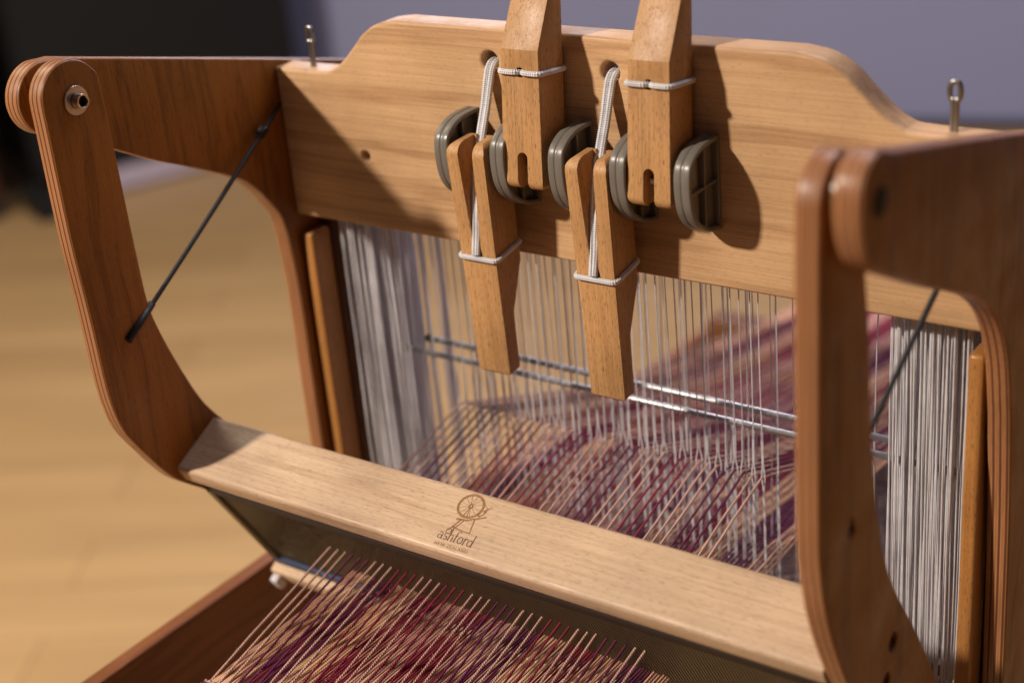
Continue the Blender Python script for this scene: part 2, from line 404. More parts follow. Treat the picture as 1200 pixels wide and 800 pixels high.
# side frames (outlines traced in the y,z plane)
def frame_outline(leg_front, disc_c, top_f, top_r):
    yc, zc = disc_c
    sh = disc_c[0] + .1700
    pts = [(a + sh, b - (.0012 if sh < -.001 else 0)) for a, b in ((-.172, .0497), (-.182, .0472), (-.1880, .0405), (-.1895, .0300), (-.1870, .0180), (-.1810, .0070), (-.1700, -.0005))]
    if sh < -.001: pts = [(yc + .0213 * math.cos(R(75 + k * 26)), zc + .0208 * math.sin(R(75 + k * 26))) for k in range(9)]
    low = [(-.155, -.0045), (-.1377, -.0133), (-.107, -.0302), (-.080, -.0430), (-.050, -.0585), (-.035, -.069), (-.020, -.087), (-.011, -.106)]
    if leg_front[2] > 0: low = [(-.150, -.0105), (-.107, -.0321), (-.0720, -.0480), (-.0470, -.0610), (-.0300, -.0740), (-.0160, -.0910), (-.0060, -.1120), (-.0005, -.135)]
    pts += low
    y2 = leg_front
    pts += [(y2[0], -.155), (y2[1], -.22), (y2[2], -.33), (y2[2], -.43)]
    nn = len(pts)
    pts += [(.10, -.43), (.10, -.0210), (.0, top_r), (-.084, .0268), (yc + .010, top_f)]
    return smooth_poly(pts, True, 4, {nn - 1, nn, nn + 1, nn + 2, nn + 3, nn + 4})
for side in (0, 1):
    if side == 0:
        ol = frame_outline((-.0070, -.0075, -.008), (-.1745, .0275), .0475, .0052); x0 = -.0125; lab = None
    else:
        ol = frame_outline((.0030, .0100, .0150), (-.1700, .0300), .0457, .0056); x0 = W
    o = put('side_frame', extrude([ol], 'yz', x0, x0 + .0125, .0015, 3), ply('ply_frame_%d' % side, x0), loom)
    # base rail under the frame
    bo = smooth_poly([(-.36, -.40), (-.34, -.352), (-.28, -.342), (.02, -.342), (.08, -.410), (.60, -.432), (.60, -.46), (-.33, -.43)], True, 5, {2, 3, 5, 6, 7})
    xb = x0 - .0130 if side == 0 else x0 + .0130
    put('base_rail', extrude([bo], 'yz', xb if side == 0 else xb, xb + .0125, .002, 3), M['base'], loom)
# stand legs
for x_ in (-.0125, W + .001):
    for y_ in (-.26, .06):
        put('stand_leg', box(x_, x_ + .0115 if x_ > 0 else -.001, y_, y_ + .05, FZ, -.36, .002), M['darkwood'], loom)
# castle board
top = [(0.0, -.1003), (0.0, -.0004), (.040, .0000), (.0500, .0022), (.0590, .0078), (.0690, .0172), (.0785, .0264), (.0905, .0330), (.1060, .0358)]
n0 = len(top)
mir = [(W - x_, z_) for x_, z_ in reversed(top)]
ptsC = top + mir
cor = {0, 1, n0 - 1, n0, len(ptsC) - 2, len(ptsC) - 1}
# bottom edge is straight, top follows the traced hump
ol = smooth_poly(ptsC, True, 6, cor)
sp = .0407
xs = [W / 2 + (k - 1.5) * sp for k in range(4)]
holes = [circle2(x_ - .0008, .0165, .0058) for x_ in xs] + [circle2(.0685, -.0525, .0032, 16), circle2(W - .0685, -.0525, .0032, 16)]
ol = [Vector((min(max(p[0], .0006), W - .0006), p[1])) for p in ol]
castle = put('castle_board', extrude([ol] + holes, 'xz', 0, .020, .0022, 4), M['castle'], loom)
# posts
for x0 in (0.0012, W - .0150):
    xp = x0 + (.0008 if x0 < .1 else .0042)
    put('post', box(xp, xp + .0088, .0005, .0195, -.42, -.1135, .0024, 4), M['post'], loom)
    put('post_shade_block', box(xp, xp + .0088, .0215, .062, -.42, -.02, .001), M['darkwood'], loom)  # dark block, stands in for the shade under the castle board
# ---- lever brackets
bo = smooth_poly([(0.0, -.0115), (-.0100, -.0115), (-.0195, -.0125), (-.0280, -.0162), (-.0332, -.0220), (-.0342, -.034), (-.0318, -.0460), (-.0250, -.0555), (-.0130, -.0625), (0.0, -.0650)], True, 5, {0, 9})
def inset(poly, d):
    out = []; n = len(poly)
    for i in range(n):
        a, b_, c = Vector(poly[i - 1]), Vector(poly[i]), Vector(poly[(i + 1) % n])
        t = (c - a).normalized(); nrm = Vector((-t.y, t.x))
        out.append(b_ + nrm * d)
    return out
ar = sum(bo[i - 1].x * bo[i].y - bo[i].x * bo[i - 1].y for i in range(len(bo)))
ins = inset(bo, .0028 if ar > 0 else -.0028)
ins = [Vector((min(p.x, -.0022), p.y)) for p in ins]
for k in range(5):
    xc = W / 2 + .0020 + (k - 2) * .0396
    hw = .0050
    rims = [extrude([bo, ins], 'yz', xc - hw, xc - .0002, .0011, 3), extrude([bo, ins], 'yz', xc + .0002, xc + hw, .0011, 3), extrude([inset(bo, .0004 if ar > 0 else -.0004), ins], 'yz', xc - .001, xc + .001, .0001, 1)]
    rm = put('lever_bracket', join_meshes(rims), M['plastic'], loom)
    put('web', extrude([inset(bo, .0012 if ar > 0 else -.0012)], 'yz', xc - .0012, xc + .0012, .0002, 1), M['plastic'], rm)
    for s_ in (-1, 1):
        xa, xb = sorted((xc + s_ * .0013, xc + s_ * .0046))
        put('rib', box(xa, xb, -.0175, -.0160, -.0600, -.0150, .0002, 1), M['plastic'], rm)
        put('rib', box(xa, xb - .0002, -.0325, -.0022, -.0370, -.0355, .0002, 1), M['plastic'], rm)
put('pivot_rod', sweep([(W / 2 - 2.0 * sp, -.0200, -.0345), (W / 2 + 1.97 * sp, -.0200, -.0345)], .0022, sides=12), M['steel'], loom)
# ---- levers.  local: h along the handle from the pivot, d = depth from the rod, x across
def lever_mesh():
    hy = .0120
    def arcp(cx, cz, r_, a0, a1, n=7): return [(cx + r_ * math.cos(R(a0 + (a1 - a0) * i / n)), cz + r_ * math.sin(R(a0 + (a1 - a0) * i / n))) for i in range(n + 1)]
    prof = arcp(-hy + .0075, -.0050, .0075, 180, 270) + arcp(hy - .0060, -.0065, .0060, 270, 360) + [(hy, .0665), (hy - .0125, .0960), (hy - .0130, .1100), (hy - .0130, .1330), (hy - .0140, .1360), (-hy + .002, .1360), (-hy, .1340)]
    prof = [Vector(p) for p in prof]
    # prof: first coord = depth (+ = face A, tapers), second = h
    a = extrude([prof], 'yz', -.0150, .0150, .0002, 1)
    sil = smooth_poly([(-.0130, -.0065), (-.0085, -.0126), (.0085, -.0126), (.0130, -.0065), (.0130, .055), (.0128, .080), (.0105, .136), (.0085, .1405), (-.0085, .1405), (-.0105, .136), (-.0128, .080), (-.0130, .055)], True, 4, {})
    # silhouette drawn with straight flanks
    sil = []
    def arc(cx, cz, r_, a0, a1, n=6): return [Vector((cx + r_ * math.cos(R(a0 + (a1 - a0) * i / n)), cz + r_ * math.sin(R(a0 + (a1 - a0) * i / n)))) for i in range(n + 1)]
    sil += arc(-.0077, -.0072, .0055, 180, 270) + arc(.0077, -.0072, .0055, 270, 360) + [Vector((.0123, .062))] + arc(.0082, .1325, .0032, 0, 90) + arc(-.0082, .1325, .0032, 90, 180) + [Vector((-.0123, .062))]
    b_ = extrude([sil], 'xz', -.03, .03, .0001, 1)
    a = boolean(a, b_, 'INTERSECT')
    slot = [Vector((-.0034, -.03)), Vector((.0034, -.03)), Vector((.0034, .0060))] + arc(0, .0060, .0034, 0, 180, 8)[1:-1] + [Vector((-.0034, .0060))]
    a = boolean(a, extrude([slot], 'xz', -.03, .03, .0001, 1))
    # long tapering groove in face B (depth -hy side)
    gr = [Vector((-.0054, -.03)), Vector((.0054, -.03)), Vector((.0052, -.005)), Vector((.0042, .02)), Vector((.0023, .052)), Vector((.0012, .057)), Vector((-.0012, .057)), Vector((-.0023, .052)), Vector((-.0042, .02)), Vector((-.0052, -.005))]
    a = boolean(a, extrude([gr], 'xz', -.03, hy - .0065, .0001, 1))
    a = boolean(a, extrude([circle2(0, .0540, .0029, 16)], 'xz', -.03, .03, .0001, 1))
    return bevelled(a, .0010, 3, 18)
LM = lever_mesh()
LMd = LM.copy()
for v in LMd.vertices: v.co = (-v.co.x, -v.co.y, -v.co.z)   # rotate 180 deg about x, plus mirror
LMd.transform(Matrix.Scale(-1, 4, (1, 0, 0)))
bm = bmesh.new(); bm.from_mesh(LMd); bmesh.ops.recalc_face_normals(bm, faces=bm.faces); bm.to_mesh(LMd); bm.free(); finish(LMd, 60)
bm = bmesh.new(); bm.from_mesh(LM)
for v in bm.verts: v.co.y = -v.co.y          # face A (tapering) towards the weaver when the lever stands up
bmesh.ops.reverse_faces(bm, faces=bm.faces); bm.to_mesh(LM); bm.free(); finish(LM, 60)
bm = bmesh.new(); bm.from_mesh(LMd)
for v in bm.verts: v.co.y = -v.co.y
bmesh.ops.reverse_faces(bm, faces=bm.faces); bm.to_mesh(LMd); bm.free(); finish(LMd, 60)
PY, PZ = -.0200, -.0345
TU, TD = R(5), R(3.5)
levlab = ['leftmost lever, flipped down with cord in its slot', 'second lever from the left, standing up', 'third lever from the left, hanging down', 'rightmost lever, standing up']
def loop_path(xc, yf, yb, z_, hx, sag, n=44, ex=.0012, dip=False):
    """cord round a rectangular bar"""
    P = []
    hx += ex; y0 = yf - ex; y1 = yb + ex; r_ = .003
    segs = [(-hx, y0), (hx, y0), (hx, y1), (-hx, y1)]
    cs = [(-hx + r_, y0 + r_, 180), (hx - r_, y0 + r_, 270), (hx - r_, y1 - r_, 0), (-hx + r_, y1 - r_, 90)]
    for cx, cy, a0 in cs:
        for i in range(6):
            an = R(a0 + 90 * i / 5); P.append((cx + r_ * math.cos(an), cy + r_ * math.sin(an)))
    D = []
    for i in range(len(P)):
        a, b_ = Vector(P[i]), Vector(P[(i + 1) % len(P)])
        k = max(1, int((b_ - a).length / .0008))
        for j in range(k): D.append(a.lerp(b_, j / k))
    if dip:
        for p in D:
            if p.y < y0 + .001: p.y += .0036 * math.exp(-(p.x / .0019) ** 2)
    return [Vector((xc + p.x, p.y, z_ + sag * (p.y - y0) / (y1 - y0))) for p in D]
def braidrad(s, i): return 1 + .008 * math.sin(s * 2 * math.pi / .0016)
levers = []
for k in range(4):
    up = k % 2 == 1
    lv = put('lever', LM if up else LMd, M['lever'], loom, (xs[k] + (-.0010 if up else .0024), PY - (0 if up else .0035), PZ))
    lv['label'] = levlab[k]
    lv.rotation_euler = (R(-5) if up else R(3.5), 0, 0)
    levers.append(lv)
    if up:
        z_ = PZ + .0540
        lp = loop_path(xs[k] - .0010, PY - .0120, PY + .0120, z_, .0124, -.0005, dip=True); lp = [Vector((p.x, PY + (p.y - PY) * math.cos(TU) + (p.z - PZ) * math.sin(TU), PZ + (p.z - PZ) * math.cos(TU) - (p.y - PY) * math.sin(TU))) for p in lp]
    else:
        z_ = PZ - .0565
        lp = loop_path(xs[k] + .0024, PY - .0155, PY + .0085, z_ - .001, .0124, .0030); lp = [Vector((p.x, PY + (p.y - PY) * math.cos(TD) - (p.z - PZ) * math.sin(TD), PZ + (p.z - PZ) * math.cos(TD) + (p.y - PY) * math.sin(TD))) for p in lp]
    me = sweep(lp, .0016, sides=10, closed=True, radf=braidrad)
    put('cord_loop', me, M['cord'], lv)
    # lift cord from the castle hole to the lever
    for s_ in (-1, 1):
        if up: path = [(xs[k] + s_ * .0010, .026, .0165), (xs[k] + s_ * .0010, .004, .0165), (xs[k] + s_ * .0010, -.0015, .0165), (xs[k] + s_ * .001, -.0050, .017), (xs[k] + s_ * .0008, PY + .012, .0200)]
        else: path = [(xs[k] + s_ * .0017, .026, .0165), (xs[k] + s_ * .0017, .006, .0160), (xs[k] + s_ * .0017, -.0002, .0135), (xs[k] + s_ * .0017, -.0035, .007), (xs[k] + s_ * .0015, -.0090, -.008), (xs[k] + s_ * .0015, -.0200, -.034), (xs[k] + .0014 + s_ * .0014, -.0275, -.058), (xs[k] + .0016 + s_ * .0012, -.0310, -.0785), (xs[k] + .0016 + s_ * .001, -.0335, -.0905)]
        me = sweep(smooth_poly(path, False, 24), .0019, .0018, sides=10, radf=braidrad)
        put('lift_cord', me, M['cord'], lv)

# ---- beater: rail with arms, reed, bolts, print
yb, zb_, yf, zf = -.1171, -.1930, -.1550, -.2116
ru = Vector((0, yf - yb, zf - zb_)); rw = ru.length; ru.normalize()
rn = Vector((0, ru.z, -ru.y)); rn = rn if rn.z > 0 else -rn
xa, xb = .0196, W - .0196
th = .0135
bm = bmesh.new(); bmesh.ops.create_cube(bm, size=1)
for v in bm.verts:
    p = Vector((0, yb, zb_)) + ru * ((v.co.y + .5) * rw) - rn * ((.5 - v.co.z) * th)
    v.co = (xa + (v.co.x + .5) * (xb - xa), p.y, p.z)
bmesh.ops.recalc_face_normals(bm, faces=bm.faces)
bmesh.ops.bevel(bm, geom=[e for e in bm.edges if abs(e.verts[0].co.x - e.verts[1].co.x) > .1], offset=.0028, segments=4, affect='EDGES', profile=.5)
me = bpy.data.meshes.new('m'); bm.to_mesh(me); bm.free(); finish(me)
beater = put('beater_rail', me, M['rail'], loom)
# arms
armL = [(-.1950, .0182), (-.1952, -.045), (-.1938, -.0817), (-.1931, -.1059), (-.1924, -.139), (-.1901, -.1585), (-.1853, -.174), (-.1747, -.192), (-.1632, -.2100), (-.152, -.2230), (-.127, -.2440), (-.1176, -.257), (-.0798, -.321), (-.076, -.332)]
back = [(-.030, -.332), (-.032, -.318), (-.0640, -.268), (-.0960, -.2180), (-.1181, -.1882), (-.1271, -.1727), (-.1373, -.1482), (-.1462, -.1228), (-.1510, -.1023), (-.1523, -.0705), (-.1530, -.0298), (-.1536, .010)]
def nose(yc, zc, r_, a0, a1, n=9): return [(yc + r_ * math.cos(R(a0 + (a1 - a0) * i / n)), zc + r_ * math.sin(R(a0 + (a1 - a0) * i / n))) for i in range(n + 1)]
olL = armL + back + nose(-.1743, .0290, .0208, -5, 185)[1:]
olL = smooth_poly(olL, True, 4, {len(armL) - 1, len(armL)})
armR = [(-.1822, .0100), (-.1823, -.0285), (-.1823, -.0669), (-.1824, -.1157), (-.1799, -.1428), (-.171, -.1749), (-.1519, -.2155), (-.139, -.2330), (-.122, -.2530), (-.0798, -.321), (-.076, -.332)]
backR = [(-.012, -.332), (-.0358, -.2901), (-.0669, -.2401), (-.0971, -.1964), (-.1141, -.1626), (-.1234, -.1257), (-.1293, -.0923), (-.1325, -.0495), (-.1381, -.012), (-.1405, .008)]
olR = armR + backR + nose(-.1617, .0240, .0203, -10, 188)[1:]
olR = smooth_poly(olR, True, 4, {len(armR) - 1, len(armR)})
holesR = [circle2(-.0985, -.2262, .0048), circle2(-.1060, -.2450, .0045), smooth_poly([(-.1525, -.1335), (-.1495, -.1270), (-.1462, -.1345), (-.1470, -.1365), (-.152, -.1365)], True, 3)]
put('beater_arm', extrude([olL], 'yz', .0075, .0195, .0014, 3), ply('ply_arm_left', .0075), beater)
put('beater_arm', extrude([olR] + holesR, 'yz', W - .0195, W - .0075, .0018, 3), ply('ply_arm_right', W - .0195), beater)
put('screw_recess', box(W - .0190, W - .0120, -.112, -.090, -.252, -.219, .0005, 1), M['dark'], beater)  # near-black block paints the shade inside the screw holes
put('cord_recess', box(W - .0190, W - .0120, -.156, -.144, -.139, -.124, .0005, 1), M['dark'], beater)  # near-black block gives the cord hole its painted shade
# pivot fittings
def disc(x0, x1, yc, zc, r_, mat, name, parent, hole=0, bev=.0004):
    ol_ = [circle2(yc, zc, r_, 32)]
    if hole: ol_.append(circle2(yc, zc, hole, 24))
    return put(name, extrude(ol_, 'yz', x0, x1, bev, 2), mat, parent)
disc(.0196, .0208, -.1735, .0275, .0082, M['washer'], 'washer', beater, .0042)
disc(.0209, .0262, -.1735, .0275, .0043, M['brass'], 'pivot_sleeve', beater, .0030)
disc(.0203, .0222, -.1735, .0275, .0029, M['dark'], 'sleeve_bore', beater)  # dark disc painted as the shade down the bore
disc(-.0004 + W + .0125, W + .0134, -.1735, .0300, .0062, M['dark'], 'pivot_bolt', loom)
disc(W - .0074, W - .0002, -.1680, .0300, .0080, M['darksteel'], 'spacer', beater)
disc(.0001, .0074, -.1740, .0280, .0080, M['darksteel'], 'spacer', beater)
# reed
r0 = Vector((0, -.1370, -.2330)); r1 = Vector((0, -.0905, -.3105)); rd = (r1 - r0).normalized(); rp = Vector((0, -rd.z, rd.y))
V = []; F = []
nd = 190
for i in range(nd):
    x_ = .0300 + i * (W - .060) / (nd - 1)
    b0 = len(V)
    for P_ in (r0, r1):
        for sx_, sy in ((-1, -1), (1, -1), (1, 1), (-1, 1)):
            q_ = P_ + rp * (sy * .0005); V.append((x_ + sx_ * .00045, q_.y, q_.z))
    for j in range(4): F.append((b0 + j, b0 + (j + 1) % 4, b0 + 4 + (j + 1) % 4, b0 + 4 + j))
    F.append((b0 + 3, b0 + 2, b0 + 1, b0)); F.append((b0 + 4, b0 + 5, b0 + 6, b0 + 7))
me = bpy.data.meshes.new('m'); me.from_pydata(V, [], F)
tag(put('reed_dents', me, M['reedmetal'], beater), kind='stuff')
def slab(P_, half_d, half_p, x0, x1, bev):
    bm = bmesh.new(); bmesh.ops.create_cube(bm, size=1)
    for v in bm.verts:
        q_ = P_ + rd * (v.co.z * 2 * half_d) + rp * (v.co.y * 2 * half_p)
        v.co = (x0 + (v.co.x + .5) * (x1 - x0), q_.y, q_.z)
    bmesh.ops.recalc_face_normals(bm, faces=bm.faces)
    bmesh.ops.bevel(bm, geom=list(bm.edges), offset=bev, segments=2, affect='EDGES', profile=.5)
    me = bpy.data.meshes.new('m'); bm.to_mesh(me); bm.free(); return finish(me)
for x_ in (.0235, W - .0295): put('reed_end_bar', slab((r0 + r1) / 2, .044, .0026, x_, x_ + .006, .0006), M['reedmetal'], beater)
put('reed_binding', slab(r0 - rd * .0010, .0040, .0024, .0236, W - .0236, .0006), M['dark'], beater)
put('reed_binding', slab(r1 + rd * .0015, .0040, .0030, .0236, W - .0236, .001), M['navy'], beater)
put('lower_rail', slab(r1 + rd * .0125, .0065, .0090, .0200, W - .0200, .0018), M['rail'], beater)
put('rail_cap', slab(r1 + rd * .0085 - rp * .0125 + rd * .004, .0055, .0030, .0235, .0300, .0012), M['tagw'], beater)
# print on the rail: spinning wheel and lettering
def rpt(x_, v_, lift=.00012): return Vector((x_, yb, zb_)) + ru * v_ + rn * lift
class Ink:
    def __init__(s): s.V = []; s.F = []
    def stroke(s, pts, w0, w1=None):
        w1 = w1 if w1 is not None else w0
        P = [Vector(p) for p in pts]; n = len(P); b0 = len(s.V)
        for i, p in enumerate(P):
            t = (P[min(i + 1, n - 1)] - P[max(i - 1, 0)]).normalized(); nn_ = Vector((-t.y, t.x))
            ww = w0 + (w1 - w0) * i / (n - 1)
            for sg in (1, -1):
                q_ = p + nn_ * (sg * ww / 2); s.V.append(rpt(q_.x, q_.y))
        for i in range(n - 1): s.F.append((b0 + 2 * i, b0 + 2 * i + 1, b0 + 2 * i + 3, b0 + 2 * i + 2))
    def ring(s, cx, cy, rx, ry, w_, n=40, tilt=0, a0=0, a1=360):
        P = []
        for i in range(n + 1):
            an = R(a0 + (a1 - a0) * i / n); px = rx * math.cos(an); py = ry * math.sin(an)
            P.append((cx + px * math.cos(tilt) - py * math.sin(tilt), cy + px * math.sin(tilt) + py * math.cos(tilt)))
        s.stroke(P, w_)
    def mesh(s):
        me = bpy.data.meshes.new('m'); me.from_pydata([tuple(v) for v in s.V], [], s.F); return me
ik = Ink()
wx, wv = .2278, .0106
ik.ring(wx, wv, .0078, .0074, .0015)
ik.ring(wx, wv, .0011, .0011, .0010, 12)
for i in range(12):
    an = R(i * 30 + 8); ik.stroke([(wx + .001 * math.cos(an), wv + .001 * math.sin(an)), (wx + .0072 * math.cos(an), wv + .0072 * math.sin(an))], .00022)
ik.stroke([(wx - .0012, wv + .0070), (wx, wv + .001), (wx + .0012, wv + .0070)], .0007)
ik.stroke([(wx - .0040, wv + .0098), (wx + .0020, wv + .0092), (wx + .0085, wv + .0062), (wx + .0130, wv + .0040)], .0013, .0009)
ik.stroke([(wx - .001, wv + .0095), (wx - .0028, wv + .0135), (wx - .0052, wv + .0180)], .0010, .0007)
ik.stroke([(wx + .0010, wv + .0100), (wx - .0010, wv + .0140), (wx - .0030, wv + .0182)], .0008, .0006)
ik.stroke([(wx + .0068, wv + .0072), (wx + .0078, wv + .0120), (wx + .0088, wv + .0166)], .0010, .0005)
ik.stroke([(wx - .0038, wv + .0150), (wx + .0005, wv + .0158), (wx + .0086, wv + .0162)], .0013, .0007)
ik.stroke([(wx + .0066, wv - .0042), (wx + .0105, wv - .0012), (wx + .0112, wv + .0010)], .0003)
ik.stroke([(wx + .0094, wv + .0012), (wx + .0112, wv - .0010), (wx + .0132, wv - .0030)], .0014, .0003)
ik.stroke([(wx + .0080, wv + .0050), (wx + .0100, wv + .0030), (wx + .0110, wv + .0008)], .0007)
ik.stroke([(wx + .0066, wv + .0030), (wx + .0084, wv + .0050)], .0008)
put('printed_emblem', ik.mesh(), M['ink'], beater)
# lettering: letters as strokes in a unit em (x right, y down to baseline 0, x-height -1)
tx0, tv0, sc_ = .2186, .0345, .0041
LT = Ink()
tex = []
def ell(cx, cy, rx, ry, a0, a1, n=14): return [(cx + rx * math.cos(R(a0 + (a1 - a0) * i / n)), cy - ry * math.sin(R(a0 + (a1 - a0) * i / n))) for i in range(n + 1)]
def put_letter(strokes, ox):
    for st, ww in strokes:
        LT.stroke([(tx0 + (ox + x_) * sc_ * .92, tv0 + y_ * sc_ + (-.0) * x_) for x_, y_ in st], ww * sc_)
t_, T_ = .10, .17
put_letter([(ell(.38, -.28, .32, .28, 0, 360), t_), ([(.72, -.66), (.72, -.1), (.80, 0), (.92, -.05)], T_), (ell(.40, -.66, .32, .34, 0, 150), t_)], 0)
put_letter([(ell(.32, -.74, .28, .26, 40, 270), t_), (ell(.32, -.25, .28, .25, 90, -140), T_), (ell(.30, -1.35, .42, .42, 230, -60), t_)], 1.05)      # s with the swash over it
put_letter([([(.12, -1.75), (.12, 0)], T_), ([(0, 0), (.26, 0)], t_), ([(0, -1.7), (.12, -1.75)], t_), (ell(.42, -.62, .30, .38, 180, 0), t_), ([(.72, -.62), (.72, 0)], T_), ([(.60, 0), (.86, 0)], t_)], 1.85)
put_letter([([(.20, 0), (.20, -1.35)], T_), (ell(.50, -1.35, .30, .38, 180, 30), t_), ([(0, -.98), (.5, -.98)], t_), ([(.06, 0), (.36, 0)], t_)], 2.85)
put_letter([(ell(.42, -.5, .40, .5, 0, 360, 20), T_ * .8)], 3.55)
put_letter([([(.14, -1), (.14, 0)], T_), ([(0, 0), (.30, 0)], t_), ([(0, -.97), (.14, -1)], t_), (ell(.42, -.62, .28, .36, 170, 40), T_ * .8)], 4.55)
put_letter([(ell(.40, -.46, .38, .46, 0, 360, 20), T_ * .7), ([(.80, -1.8), (.80, 0), (.95, 0)], T_), ([(.66, -1.75), (.80, -1.8)], t_)], 5.30)
lt = put('printed_name', LT.mesh(), M['inkdark'], beater)
# small line of capitals
fc = bpy.data.curves.new('t', 'FONT'); fc.body = 'NEW ZEALAND'; fc.size = .0030; fc.space_character = 1.15
to = bpy.data.objects.new('t', fc); col.objects.link(to)
me = bpy.data.meshes.new_from_object(to.evaluated_get(bpy.context.evaluated_depsgraph_get())); bpy.data.objects.remove(to)
wmax = max(v.co.x for v in me.vertices)
for v in me.vertices:
    p = rpt(.2193 + v.co.x * (.0225 / wmax), .0388 - v.co.y); v.co = p
me.materials.clear()
put('printed_country', me, M['ink'], beater)

# ---- elastic cords from the beater arms to the castle
for side in (0, 1):
    if side == 0: A, B, kn = Vector((.0212, -.1725, -.1170)), Vector((.0040, -.0030, -.0230)), .87
    else: A, B, kn = Vector((W - .0193, -.1500, -.1310)), Vector((W - .0040, -.0030, -.0200)), .9
    P = [A.lerp(B, i / 30) + Vector((0, 0, -.0010 * math.sin(math.pi * i / 30))) for i in range(31)]
    ec = put('elastic_cord', sweep(P, .0015, sides=10), M['elastic'], loom)
    kp = A.lerp(B, kn); d_ = (B - A).normalized()
    sd = d_.cross(Vector((0, 0, 1))).normalized(); u2 = sd.cross(d_)
    ring = [kp + d_ * (.0035 * math.cos(t * 2) ) + sd * (.0020 * math.cos(t)) + u2 * (.0020 * math.sin(t)) for t in [2 * math.pi * i / 24 for i in range(24)]]
    put('knot', sweep(ring, .0014, sides=8, closed=True), M['elastic'], ec)
    P2 = [A - d_ * .001, A + d_ * .012, A + d_ * .026]
    if side == 0: put('cord_sleeve', sweep([A, A + d_ * .028], .0024, sides=12), M['elastic'], ec)

# ---- back beam
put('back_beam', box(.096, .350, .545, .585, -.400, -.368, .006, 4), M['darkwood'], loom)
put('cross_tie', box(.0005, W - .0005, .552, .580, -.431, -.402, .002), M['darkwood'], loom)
me = bpy.data.meshes.new('apron')
nx, ny = 60, 120
vs = [(.100 + .338 * i / nx, -.055 + .50 * j / ny, -.352 - .045 * (j / ny) + .0012 * ((i + j) % 2)) for j in range(ny + 1) for i in range(nx + 1)]
fs = [(j * (nx + 1) + i, j * (nx + 1) + i + 1, (j + 1) * (nx + 1) + i + 1, (j + 1) * (nx + 1) + i) for j in range(ny) for i in range(nx)]
me.from_pydata(vs, [], fs)
mt, nt, b = newmat('apron_cloth'); L = nt.links
tc = N(nt, 'ShaderNodeTexCoord'); mp = N(nt, 'ShaderNodeMapping'); L.new(tc.outputs['Object'], mp.inputs[0]); mp.inputs['Rotation'].default_value = (0, 0, R(20))
vo = N(nt, 'ShaderNodeTexVoronoi'); L.new(mp.outputs[0], vo.inputs['Vector']); vo.inputs['Scale'].default_value = 210; vo.inputs['Randomness'].default_value = .25
rr_ = ramp(nt, [(.15, (.50, .38, .32)), (.55, (.16, .10, .10))]); L.new(vo.outputs['Distance'], rr_.inputs[0]); L.new(rr_.outputs[0], b.inputs['Base Color']); b.inputs['Roughness'].default_value = .9
put('apron', me, mt, loom)

# ------------------------------------------------------------------ split pins
def pin(x_, label):
    o = empty('split_pin', (x_, .010, .0022))
    tag(o, label, 'pin', 'steel split pins standing in the castle board')
    for s_ in (-1, 1):
        P = [(x_ + s_ * .0010, .010, -.012), (x_ + s_ * .0010, .010, .0150)]
        P += [(x_ + s_ * (.0010 + .0021 * math.sin(R(a)) * .85), .010, .0150 + .0050 * (1 - math.cos(R(a))) * .95) for a in (20, 45, 70, 95, 120, 145, 165)]
        P += [(x_ + s_ * .00005, .010, .0249)]
        # half-round wires
        me = sweep(smooth_poly(P, False, 4), .00105, .00135, sides=10, up=(0, 1, 0))
        put('pin_wire', me, M['darksteel'], o)
pin(.0255, 'steel split pin at the left end of the castle board')
pin(W - .0255, 'steel split pin at the right end of the castle board, near the right side frame')

# ------------------------------------------------------------------ heddles
def heddle_mesh(eye, bottom, seed):
    """texsolv-like heddle: two beaded strands, an eye, two strands below. top at z=0"""
    rnd = random.Random(seed)
    ph = [rnd.uniform(0, 6.28) for _ in range(4)]
    me_all = []
    for s_ in (-1, 1):
        P = []; n = int(-bottom / .0009)
        for i in range(n + 1):
            z_ = bottom * i / n
            de = abs(z_ - eye)
            gap = .00055 if z_ < eye + .03 else .00012
            if de < .010: gap = .00055 + .0013 * (.5 + .5 * math.cos(math.pi * de / .010))
            for ze in (-.012, bottom + .012):
                d2 = abs(z_ - ze)
                if d2 < .012: gap = max(gap, .00055 + .0012 * (.5 + .5 * math.cos(math.pi * d2 / .012)))
            tw = .35 * math.sin(z_ * 40 + ph[0])
            sway = .0006 * math.sin(z_ * 22 + ph[1])
            P.append((s_ * gap * math.cos(tw) + sway, s_ * gap * math.sin(tw) + .0005 * math.sin(z_ * 18 + ph[2]), z_))
        me_all.append(sweep(P, .00043, sides=5, up=(1, 0, 0), radf=lambda s, i: (1.0 if s > .15 else .62) * (1.0 + (.25 if i % 2 else -.15)), caps=False))
    bm = bmesh.new()
    for q_ in me_all: bm.from_mesh(q_)
    out = bpy.data.meshes.new('heddle'); bm.to_mesh(out); bm.free()
    for p in out.polygons: p.use_smooth = True
    out.materials.append(M['heddle'])
    return out
def spare_mesh(length, seed):
    rnd = random.Random(seed); parts = []
    a1, a2 = rnd.uniform(0, 6), rnd.uniform(0, 6)
    for s_ in (-1, 1):
        n = int(length / .0008)
        P = [(s_ * .00042 * math.cos(i * .02 + a1) + .0004 * math.sin(i * .006 + a2), s_ * .00042 * math.sin(i * .02 + a1), -length * i / n) for i in range(n + 1)]
        parts.append(sweep(P, .00052, sides=5, up=(1, 0, 0), radf=lambda s, i: 1.0 + (.26 if i % 2 else -.20), caps=False))
    bm = bmesh.new()
    for q_ in parts: bm.from_mesh(q_)
    out = bpy.data.meshes.new('heddle'); bm.to_mesh(out); bm.free()
    for p in out.polygons: p.use_smooth = True
    out.materials.append(M['heddle'])
    return out
spare = [spare_mesh(.285, v) for v in range(5)]
TOPZ = -.055
SY = [.022, .038, .054, .070]
def zup(y_): return -.270 + .18 * (y_ + .109)
